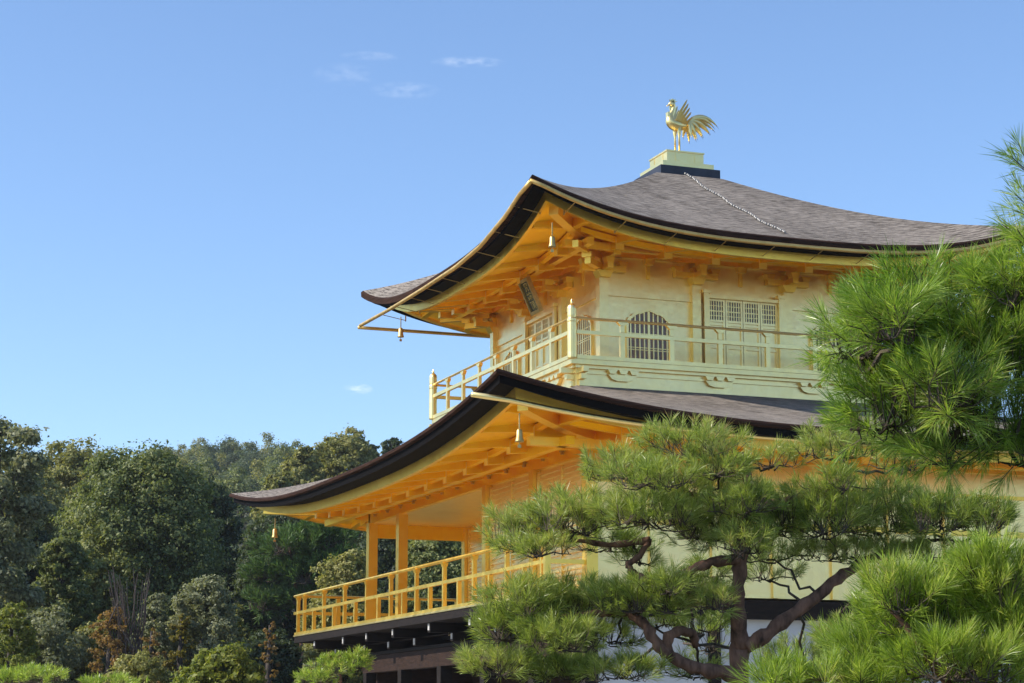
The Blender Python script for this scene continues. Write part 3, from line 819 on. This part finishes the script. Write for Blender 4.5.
def crown_points(lobes, clumps, leaves, spread):
    cs = []; out = []
    vol = np.array([l[3]*l[4]*l[5] for l in lobes])**.67; cnt = np.maximum(4, (clumps*vol/vol.sum()).astype(int))
    for (x, y, z, rx, ry, rz), k in zip(lobes, cnt):
        d = unit(k); r = .82+.24*rng.random(k); r[rng.random(k) < .10] *= .7
        r = r*(1+.12*np.sin(d[:, 0]*7+x)*np.cos(d[:, 2]*6+y))
        c = np.array([x, y, z])+d*r[:, None]*np.array([rx, ry, rz])
        cs.append(c); out.append(d)
    cs = np.concatenate(cs); out = np.concatenate(out)
    k = rng.normal(size=(len(cs), leaves, 3))*np.array([1, 1, .7])*spread*(.6+.8*rng.random((len(cs), 1, 1)))
    P = (cs[:, None]+k).reshape(-1, 3); O = np.repeat(out, leaves, 0)*.5+k.reshape(-1, 3)/spread*.35
    return P, O


def limb(m, p, q, r0, r1, n=6, wob=.08, seg=5):
    p = np.array(p, float); q = np.array(q, float); L = np.linalg.norm(q-p); P = []
    for i in range(seg+1):
        t = i/seg; o = rng.normal(size=3)*wob*L*math.sin(math.pi*t)*.5; P.append(p+(q-p)*t+o)
    m.tube(P, [r0+(r1-r0)*i/seg for i in range(seg+1)], n)


def tree_at(u, vtop, D, wpx, name, label, mat, hfrac=.85, lob=7, clumps=420, leaves=26, size=.11, group=None, sparse=False, base=None, taper=.75, bark='grey_bark'):
    top = at(u, vtop, D); g = terrain(top[0], top[1]) if base is None else base
    H = top[2]-g; w = wpx*D/FPX/2
    e = empty(name, label, 'tree', (top[0], top[1], g), group)
    ch = H*hfrac; lobes = []
    zc0 = H-ch
    if sparse:
        for i in range(lob*2):
            t = (i+.5)/(lob*2); an = i*2.4+rnd.random(); rr = w*rnd.uniform(.35, .72)*(1-.5*max(0, t-.6)); rl = w*rnd.uniform(.24, .36)
            lobes.append((math.cos(an)*rr, math.sin(an)*rr, zc0+ch*(.12+.78*t), rl, rl, rl*.55))
    else:
        nl = lob*5
        for i in range(nl):          # knobbly dome: lobes spread over an egg shaped crown
            zz = 1-1.62*(i+.5)/nl; an = i*2.39996+rnd.uniform(-.3, .3); q = math.sqrt(max(0, 1-zz*zz))*(1-(1-taper)*.0)
            wid = w*(1-.28*max(0, zz)*taper)
            rl = w*rnd.uniform(.24, .40); k = rnd.uniform(.62, .80)
            lobes.append((math.cos(an)*q*wid*k, math.sin(an)*q*wid*k, zc0+ch*.5+zz*ch*.5*.80, rl, rl, rl*.85))
    lobes = [(a, b, min(c, H-rz*1.05), rx, ry, rz) for a, b, c, rx, ry, rz in lobes]
    P, O = crown_points(lobes, int(clumps*1.9), int(leaves*1.7), w*.055 if not sparse else w*.085)
    size = size*.62
    P = P+np.array([top[0], top[1], g]); O /= np.linalg.norm(O, axis=1, keepdims=True)+1e-9
    faces_mesh('crown', leaf_cards(P, size, O), 4, mat, e)
    m = MB(); b = np.array([top[0], top[1], g]); r = max(.08, H*(.009 if sparse else .022))
    m.tube([b-np.array([0, 0, .3]), b+np.array([.05*w, 0, H*.3]), b+np.array([-.04*w, .03*w, H*.6]), b+np.array([0, 0, H*.9])], [r*1.25, r, r*.7, r*.2], 8)
    for l in lobes[::3]:
        z = max(.15*H, l[2]-.25*H); limb(m, b+np.array([0, 0, z*.9]), b+np.array([l[0]*.8, l[1]*.8, l[2]-.1]), r*.42, r*.1, 5)
    m.build('trunk', bark, e, smooth=True)
    return e


def forest():
    T = tree_at
    T(3, 402, 58, 104, 'evergreen_tree', 'tall thin crowned tree at the far left, sky showing through its top', 'leaf_grey', .62, 10, 420, 20, .11, sparse=True, taper=.5)
    T(78, 437, 98, 120, 'broadleaf_tree', 'broad olive treetop between the thin crowned tree and the big round one', 'leaf_olive', .8, 6, 420, 26, .14)
    T(30, 452, 92, 90, 'broadleaf_tree', 'olive brown tree just behind the thin crowned tree', 'leaf_olive', .8, 6, 340, 24, .14)
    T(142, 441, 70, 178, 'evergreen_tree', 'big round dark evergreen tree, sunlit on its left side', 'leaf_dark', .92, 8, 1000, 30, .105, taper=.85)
    T(203, 470, 77, 105, 'evergreen_tree', 'deep shaded evergreen right beside the big round one', 'leaf_deep', .92, 7, 600, 26, .11)  # its shade is put into the darker leaf colour
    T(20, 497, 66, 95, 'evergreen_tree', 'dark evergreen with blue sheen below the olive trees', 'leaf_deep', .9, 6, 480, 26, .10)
    T(62, 520, 60, 80, 'evergreen_tree', 'small dark evergreen below left of the big round tree', 'leaf_dark', .9, 6, 380, 26, .10)
    T(302, 437, 112, 62, 'broadleaf_tree', 'light olive tree right of the distant blue hill', 'leaf_olive', .85, 7, 420, 26, .16)
    T(345, 424, 116, 92, 'broadleaf_tree', 'rounded olive tree above the lower roof', 'leaf_olive', .85, 7, 520, 26, .16)
    T(280, 462, 108, 60, 'broadleaf_tree', 'low olive tree beside the far roof tip', 'leaf_olive', .85, 6, 320, 24, .16)
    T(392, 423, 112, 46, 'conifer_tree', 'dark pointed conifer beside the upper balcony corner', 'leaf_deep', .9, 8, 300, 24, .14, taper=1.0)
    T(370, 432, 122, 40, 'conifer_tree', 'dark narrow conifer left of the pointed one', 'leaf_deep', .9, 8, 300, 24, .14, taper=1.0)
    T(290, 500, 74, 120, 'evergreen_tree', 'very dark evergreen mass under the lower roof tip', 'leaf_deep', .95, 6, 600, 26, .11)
    T(350, 540, 60, 92, 'broadleaf_tree', 'olive gold tree seen under the lower roof', 'leaf_olive', .95, 7, 520, 26, .085)
    T(440, 520, 70, 100, 'evergreen_tree', 'dark green tree seen through the open porch', 'leaf_dark', .95, 7, 560, 26, .10)
    T(400, 505, 84, 110, 'evergreen_tree', 'deep green tree behind the porch columns', 'leaf_deep', .95, 7, 500, 26, .12)
    # lower layer by the water
    T(14, 585, 50, 62, 'shrub', 'bright yellow green bush at the far left', 'leaf_bright', .95, 5, 260, 24, .07)
    T(40, 605, 52, 110, 'shrub', 'grey green spreading bush at the lower left', 'leaf_grey', .95, 5, 420, 26, .07)
    T(96, 610, 53, 80, 'shrub', 'olive bush in front of the big round tree', 'leaf_olive', .95, 5, 340, 26, .07)
    T(112, 592, 50, 56, 'maple_tree', 'small maple turning orange red', 'leaf_red', .95, 6, 170, 18, .055)
    T(152, 612, 49, 40, 'maple_tree', 'thin rusty maple right of the bare stems', 'leaf_red', .95, 5, 90, 16, .05)
    T(156, 578, 53, 52, 'shrub', 'grey green shrub behind the bare stems', 'leaf_grey', .95, 6, 260, 26, .065)
    T(206, 562, 54, 82, 'broadleaf_tree', 'pale grey green young tree below the shaded evergreen', 'leaf_grey', .95, 6, 420, 26, .07)
    T(182, 598, 49, 38, 'shrub', 'yellow leaved shrub between the pale young tree and bare stems', 'leaf_yellow', .95, 5, 120, 18, .06)
    T(236, 588, 56, 40, 'shrub', 'thin olive sapling at the edge of the dark trees', 'leaf_olive', .95, 5, 170, 20, .07)
    T(222, 640, 46, 118, 'shrub', 'glossy broad leaved bush at the bottom', 'leaf_bright', .95, 5, 360, 22, .10)
    T(270, 606, 52, 26, 'maple_tree', 'slim sapling with reddish tip in the dark gap', 'leaf_red', .95, 5, 80, 16, .055)
    T(320, 652, 48, 70, 'shrub', 'grey bush beside the dark veranda timbers', 'leaf_grey', .95, 5, 260, 24, .065)
    T(140, 645, 48, 90, 'shrub', 'low olive bush at the bottom below the maples', 'leaf_olive', .95, 5, 280, 24, .065)
    T(272, 630, 60, 90, 'shrub', 'dark shrub in shade below the roof tip', 'leaf_deep', .95, 5, 380, 24, .09)
    # bare stems
    b = at(131, 650, 50); e = empty('bare_shrub', 'leafless grey brown stems rising before the big tree', 'shrub', (b[0], b[1], terrain(b[0], b[1])))
    m = MB()
    for i in range(28):
        q = at(131+rnd.uniform(-24, 20), 566+rnd.random()*34, 50+rnd.uniform(-.5, .5)); limb(m, b+np.array([rnd.uniform(-.2, .2), rnd.uniform(-.2, .2), -1]), q, .028, .010, 4, .06)
    m.build('stems', 'pale_bark', e)
    # the distant hillside: one prototype of each of four kinds, copied
    protos = []
    for k in range(4):
        lobes = [(rnd.uniform(-1.1, 1.1), rnd.uniform(-1.1, 1.1), 3.2+rnd.random()*2.6, 1.2+rnd.random()*.5, 1.2+rnd.random()*.5, .9) for _ in range(6)]+[(0, 0, 6.3+.4*k, .9, .9, .8)]
        P, O = crown_points(lobes, 220, 22, .34)
        O /= np.linalg.norm(O, axis=1, keepdims=True)+1e-9
        e = empty('hill_tree', 'small tree', 'tree'); c = faces_mesh('crown', leaf_cards(P, .16, O), 4, ('leaf_far', 'leaf_far', 'leaf_dark', 'leaf_olive')[k], e)
        m = MB(); m.tube([(0, 0, -.5), (.1, 0, 3), (0, .1, 6)], [.18, .13, .04], 6); t = m.build('trunk', 'grey_bark', e)
        protos.append((e, c, t))
    used = [False]*4
    n = 0
    for D in (184, 198, 212, 226, 240, 254, 266, 276):
        step = 9 if D < 260 else 7
        u = 160+rnd.random()*8
        while u < 330:
            k = rnd.choice((0, 0, 1, 1, 2, 3)); p = at(u, 400, D+rnd.uniform(-6, 6)); g = terrain(p[0], p[1]); s = rnd.uniform(.5, .78)*(1.15 if D > 270 and rnd.random() < .3 else 1)
            vb = 341.5-FPX*(((p[0]-CAM[0])*U_[0]+(p[1]-CAM[1])*U_[1]+(g+5-CAM[2])*U_[2])/D)
            u += step*rnd.uniform(.8, 1.2)*240/D*.9
            if vb > 500: continue
            e0, c0, t0 = protos[k]
            if not used[k]: e, used[k] = e0, True
            else:
                e = e0.copy(); COL.objects.link(e)
                for q in (c0, t0):
                    d = q.copy(); COL.objects.link(d); d.parent = e
            e.location = (p[0], p[1], g); e.scale = (s, s, s*rnd.uniform(.9, 1.15)); e.rotation_euler = (0, 0, rnd.random()*6.28)
            e['label'] = 'one of the small blue green trees covering the distant hillside'; e['group'] = 'trees on the distant hillside'


forest()


def woodland():
    # the unbroken cover of the hill behind and beside the trees one can tell apart
    g2 = np.random.default_rng(5); C = []; O = []
    for i in range(2600):
        r = 118+170*g2.random()**.8; side = -170+330*g2.random()
        x, y = CAM[0]+FWD[0]*r+FWD[1]*side, CAM[1]+FWD[1]*r-FWD[0]*side
        z = terrain(x, y); R0 = 1.6+1.2*g2.random(); d = g2.normal(size=(46, 3)); d /= np.linalg.norm(d, axis=1, keepdims=True); d[:, 2] = np.abs(d[:, 2])
        C.append(np.array([x, y, z])+d*np.array([R0, R0, R0*1.5])*(.8+.3*g2.random((46, 1)))); O.append(d)
    for i in range(420):
        r = 56+60*g2.random(); side = -42+110*g2.random()
        x, y = CAM[0]+FWD[0]*r+FWD[1]*side, CAM[1]+FWD[1]*r-FWD[0]*side
        if x > -14 and abs(y) < 20: continue
        z = terrain(x, y); d = g2.normal(size=(60, 3)); d /= np.linalg.norm(d, axis=1, keepdims=True); d[:, 2] = np.abs(d[:, 2])
        C.append(np.array([x, y, z])+d*np.array([1.6, 1.6, 2.0])*(.7+.4*g2.random((60, 1)))); O.append(d)
    C = np.concatenate(C); O = np.concatenate(O)
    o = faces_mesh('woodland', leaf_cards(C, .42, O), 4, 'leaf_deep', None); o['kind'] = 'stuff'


woodland()


# ------------------------------------------------------------------ pines
def needle_mesh(base, dirn, length, width, spread, per, stem):
    """brush of needles round every shoot: base (n,3), dirn (n,3)"""
    n = len(base); d = np.repeat(dirn, per, 0); b = np.repeat(base, per, 0); L = np.repeat(length, per)*(.45+.75*rng.random(n*per))
    t = rng.random(n*per)**.8
    b = b+d*(t*np.repeat(stem, per))[:, None]
    side = unit(n*per); side -= d*(side*d).sum(1, keepdims=True); side /= np.linalg.norm(side, axis=1, keepdims=True)+1e-9
    ang = np.radians(spread[0]+(spread[1]-spread[0])*(1-t)*rng.random(n*per)+12*rng.random(n*per))
    v = d*np.cos(ang)[:, None]+side*np.sin(ang)[:, None]
    tip = b+v*L[:, None]; tip[:, 2] -= L*.05
    w = np.cross(v, unit(n*per)); w /= np.linalg.norm(w, axis=1, keepdims=True)+1e-9; w *= (width*(.8+.4*rng.random(n*per)))[:, None]
    mid = b+v*L[:, None]*.55
    return np.stack([b-w*.45, mid-w*.5, tip, mid+w*.5], 1)


def pine(name, label, D0, pads, branches, trunk, mat, nlen, width, per, dens, group=None, up=.75, spread=(22, 62), stemlen=.05, twig=.006, lean=(0, 0, 0), wild=.25):
    b0 = at(*trunk[0][:2], D0+trunk[0][2]); g = terrain(b0[0], b0[1])
    e = empty(name, label, 'tree', (b0[0], b0[1], g), group)
    sk = []
    def path(P, r0, r1, nm, rad=10, root=None):
        pts = [at(u, v, D0+d) for u, v, d in P]
        if root is not None: pts = [np.array(root)]+pts
        q = []
        Q = [2*pts[0]-pts[1]]+pts+[2*pts[-1]-pts[-2]]
        for i in range(1, len(Q)-2):
            for k in range(5):
                t = k/5; a, b, c, d = Q[i-1:i+3]; q.append(.5*((2*b)+(-a+c)*t+(2*a-5*b+4*c-d)*t*t+(-a+3*b-3*c+d)*t**3))
        q.append(pts[-1]); n = len(q)
        q = [p+rng.normal(size=3)*r0*.10 for p in q]
        m = MB(); m.tube(q, [(r0+(r1-r0)*i/(n-1))*(1+.13*math.sin(i*2.1)+.08*math.sin(i*4.7)) for i in range(n)], rad)
        m.build(nm, 'pine_bark', e, smooth=True); sk.extend(q)
    path(trunk, trunk_r[0], trunk_r[1], 'trunk', 12, root=(b0[0], b0[1], g-.1)) if (trunk_r := TR.get(name, (.1, .05))) else None
    for P, r0, r1 in branches: path(P, r0, r1, 'branch')
    skel = np.array(sk); B = []; Dn = []; tw = MB()
    for pad in pads:
        u, v, ru, rv = pad[:4]; dd = pad[4] if len(pad) > 4 else 0.; k = pad[5] if len(pad) > 5 else 1.
        D = D0+dd; c = at(u, v, D); sx, sz = ru*D/FPX, rv*D/FPX; n = max(5, int(dens*ru*rv*k))
        root = skel[np.argmin(((skel-c)**2).sum(1))]
        # secondary limbs inside the pad
        nb = max(3, int(ru/11)); nodes = []
        hub = c-U_*sz*.45; limb(tw, root, hub, twig*2.2, twig*1.5, 5, .10)
        for i in range(nb):
            an = 2*math.pi*i/nb+rnd.random(); tip = c+R_*math.cos(an)*sx*.75+F_*math.sin(an)*sx*.6-U_*sz*rnd.uniform(.2, .5)
            P = [hub+(tip-hub)*t+rng.normal(size=3)*sx*.05 for t in (0, .33, .66, 1)]; tw.tube(P, [twig*1.4, twig*1.1, twig*.9, twig*.6], 5); nodes += [hub+(tip-hub)*t for t in (.2, .5, .75, 1)]
        nodes = np.array(nodes)
        q = unit(n); q[:, 2] = np.abs(q[:, 2])*np.where(rng.random(n) < .66, 1, -.85)
        r = rng.random(n)**.45
        p = c+(q[:, :1]*r[:, None])*R_*sx+(q[:, 1:2]*r[:, None])*F_*sx*.7+(q[:, 2:]*r[:, None])*U_*sz
        near = nodes[np.argmin(((p[:, None]-nodes[None])**2).sum(2), 1)]
        d = (p-near); d /= np.linalg.norm(d, axis=1, keepdims=True)+1e-6
        out = (p-c); out[:, 2] *= .4; out /= np.linalg.norm(out, axis=1, keepdims=True)+1e-6
        d = d*.35+out*.55+np.array([0, 0, up])+rng.normal(size=(n, 3))*wild+np.array(lean); d /= np.linalg.norm(d, axis=1, keepdims=True)
        B.append(p); Dn.append(d)
        for i in range(n): tw.tube([near[i], near[i]*.45+p[i]*.55-np.array([0, 0, .01]), p[i], p[i]+d[i]*stemlen], [twig*.7, twig*.55, twig*.5, twig*.4], 3, False)
    B = np.concatenate(B); Dn = np.concatenate(Dn); n = len(B)
    faces_mesh('crown', needle_mesh(B, Dn, np.full(n, nlen)*(.6+.75*rng.random(n)), width, spread, per, np.full(n, stemlen)), 4, mat, e)
    tw.build('twigs', 'twig_bark', e)
    return e


TR = {'garden_pine': (.105, .035), 'near_pine': (.06, .02), 'young_pine': (.06, .02), 'pine_shrub': (.05, .02)}
TR = {'garden_pine': (.062, .022), 'red_pine': (.05, .02), 'young_pine': (.05, .02), 'clipped_pine': (.06, .02), 'lakeside_pine': (.10, .04)}

pine('garden_pine', 'trained garden pine with layered needle pads and a twisting trunk before the pavilion', 12.0,
     [(690, 447, 58, 20), (618, 470, 50, 17, .2), (655, 480, 48, 15, -.3), (772, 462, 34, 12, .3, .7), (838, 448, 46, 22, .1, .8), (840, 485, 40, 12, -.1, .7), (900, 462, 42, 22, .5, .5), (720, 470, 40, 14, -.2),
      (516, 536, 36, 24, .1), (575, 522, 58, 26), (648, 515, 60, 24, -.2), (710, 528, 50, 28), (765, 520, 50, 34, .3), (690, 490, 55, 15, .2), (540, 551, 40, 11, -.2), (610, 545, 50, 10, .3),
      (822, 520, 55, 34), (880, 518, 60, 34, .3), (945, 520, 45, 26), (985, 525, 32, 20, -.1), (850, 556, 58, 12, .2), (930, 556, 46, 10, .1),
      (520, 606, 44, 22, 0, 1.4), (580, 606, 58, 22, .2, 1.4), (636, 602, 50, 18, -.1, 1.4), (560, 640, 46, 18, -.2, 1.4), (508, 632, 34, 20, 0, 1.4), (616, 638, 34, 13, .1, 1.2), (668, 606, 26, 11, -.2), (690, 600, 42, 13, .4), (712, 574, 30, 9, .5), (700, 590, 30, 9, .2), (775, 556, 50, 9, .4),
      (498, 668, 42, 14, 0, 1.4), (560, 672, 50, 13, .1, 1.4), (622, 674, 44, 11, -.2, 1.4), (690, 672, 40, 9, .3), (800, 660, 46, 18, .7, .9), (846, 640, 38, 20, .9, .9), (705, 640, 34, 24, 1.4, .35), (640, 560, 26, 10, .2, .6), (668, 588, 32, 12, -.3, .8), (700, 626, 34, 18, .5, .6), (716, 604, 26, 12, -.3, .8), (655, 622, 34, 13, .3, .8), (770, 575, 40, 12, .5, .6), (745, 545, 36, 18, -.35, .8), (738, 505, 44, 18, -.3, .8)],
     [([(744, 648, 0), (770, 632, 0), (805, 605, .05), (838, 578, .1), (868, 560, .2), (900, 548, .2), (930, 540, .2)], .046, .018),
      ([(745, 680, .0), (720, 672, -.05), (692, 666, -.1), (668, 652, -.1), (672, 634, -.1), (690, 632, .0), (696, 646, .05)], .046, .022),
      ([(668, 655, -.1), (655, 640, -.1), (642, 622, -.05), (622, 612, 0), (590, 614, 0), (550, 618, 0)], .04, .014),
      ([(738, 600, .0), (715, 604, -.05), (695, 595, -.1), (680, 580, -.1), (660, 581, -.1), (640, 577, -.05), (628, 566, 0), (640, 555, .0), (650, 540, .05)], .034, .016),
      ([(650, 540, .05), (610, 545, .1), (570, 540, .1), (530, 545, .1)], .022, .008),
      ([(738, 560, .0), (712, 562, -.05), (690, 570, .0), (678, 577, .0)], .034, .02),
      ([(742, 520, .0), (700, 498, .05), (660, 490, .05), (625, 478, .2)], .03, .009),
      ([(746, 510, .0), (790, 500, .1), (825, 488, .1), (850, 470, .1)], .035, .012)],
     [(741, 690, 0), (740, 640, 0), (737, 600, 0), (742, 560, 0), (746, 520, .05), (748, 480, .1), (740, 455, .1)],
     'needle_mid', .080, .0026, 54, .094, wild=.36, stemlen=.05, twig=.0042)

pine('red_pine', 'long needled pine bough reaching in from the right edge above the garden pine', 5.6,
     [(914, 285, 34, 11), (899, 318, 42, 22), (964, 305, 44, 30, .1), (1014, 295, 34, 28), (861, 345, 34, 32), (911, 362, 50, 46, .1), (894, 330, 34, 26, -.2), (944, 395, 40, 30, -.2), (977, 365, 56, 50), (1021, 345, 40, 55, .2), (883, 416, 42, 34), (939, 428, 50, 36, .1), (999, 420, 48, 40), (1019, 458, 30, 18), (949, 460, 40, 10),
      (1037, 172, 13, 14), (1040, 215, 13, 14), (1036, 250, 20, 16), (1069, 320, 40, 80)],
     [([(1060, 470, .2), (1010, 440, .1), (960, 420, 0), (905, 400, 0), (868, 372, 0)], .02, .006), ([(1060, 400, .2), (1010, 350, .1), (965, 320, .05), (915, 285, 0)], .018, .005), ([(1090, 300, .2), (1060, 250, .1), (1045, 215, 0), (1036, 190, 0)], .016, .005)],
     [(1130, 700, .3), (1120, 560, .3), (1090, 440, .25), (1090, 300, .2)],
     'needle_near', .066, .0018, 80, .038, stemlen=.08, up=.35, spread=(18, 70), twig=.0035, lean=(-.14, 0, 0), wild=.42)

pine('young_pine', 'bright sunlit pine filling the lower right corner', 6.2,
     [(812, 690, 46, 10), (880, 664, 48, 20, .1), (905, 600, 42, 19), (945, 622, 60, 36, .1), (1000, 590, 40, 34), (960, 668, 70, 20, -.1), (900, 682, 70, 14, .1), (1000, 682, 50, 16, 0), (850, 688, 44, 10, 0), (1012, 645, 34, 36), (778, 692, 26, 8), (892, 628, 32, 18, .1)],
     [([(960, 700, 0), (930, 660, 0), (905, 625, 0), (880, 600, 0)], .016, .005), ([(990, 690, 0), (1000, 640, 0), (1005, 600, 0)], .016, .005), ([(930, 705, 0), (870, 680, 0), (810, 680, 0)], .014, .005)],
     [(985, 1000, 0), (985, 850, 0), (980, 720, 0), (985, 680, 0)],
     'needle_low', .074, .0020, 75, .055, wild=.38, stemlen=.07, up=.8, spread=(14, 55), twig=.0035)

pine('lakeside_pine', 'fresh green pine seen under the far tip of the lower roof', 66,
     [(290, 548, 34, 14), (320, 540, 36, 14, .5), (268, 575, 26, 12), (305, 575, 34, 14), (330, 565, 30, 14), (265, 605, 20, 12), (300, 600, 26, 10)],
     [([(300, 640, 0), (295, 580, 0), (290, 550, 0)], .08, .03)],
     [(300, 680, 0), (302, 640, 0), (304, 590, 0), (312, 545, 0)], 'needle_far', .24, .030, 26, .35, stemlen=.3, twig=.015)
for P, D, lab in (([(35, 678, 38, 7), (8, 680, 18, 6), (115, 684, 34, 4)], 34, 'clipped bright green pine top along the bottom left corner'),
                  ([(340, 668, 30, 10), (318, 680, 22, 8), (358, 660, 14, 8)], 36, 'clipped yellow green pine beside the dark veranda timbers')):
    u, v = P[0][:2]
    pine('clipped_pine', lab, D, P, [([(u, v+14, 0), (u, v+6, 0)], .04, .02)], [(u, v+60, 0), (u, v+20, 0), (u, v+6, 0)], 'needle_low', .12, .010, 30, .32, group='clipped pines by the water', stemlen=.08, twig=.006)
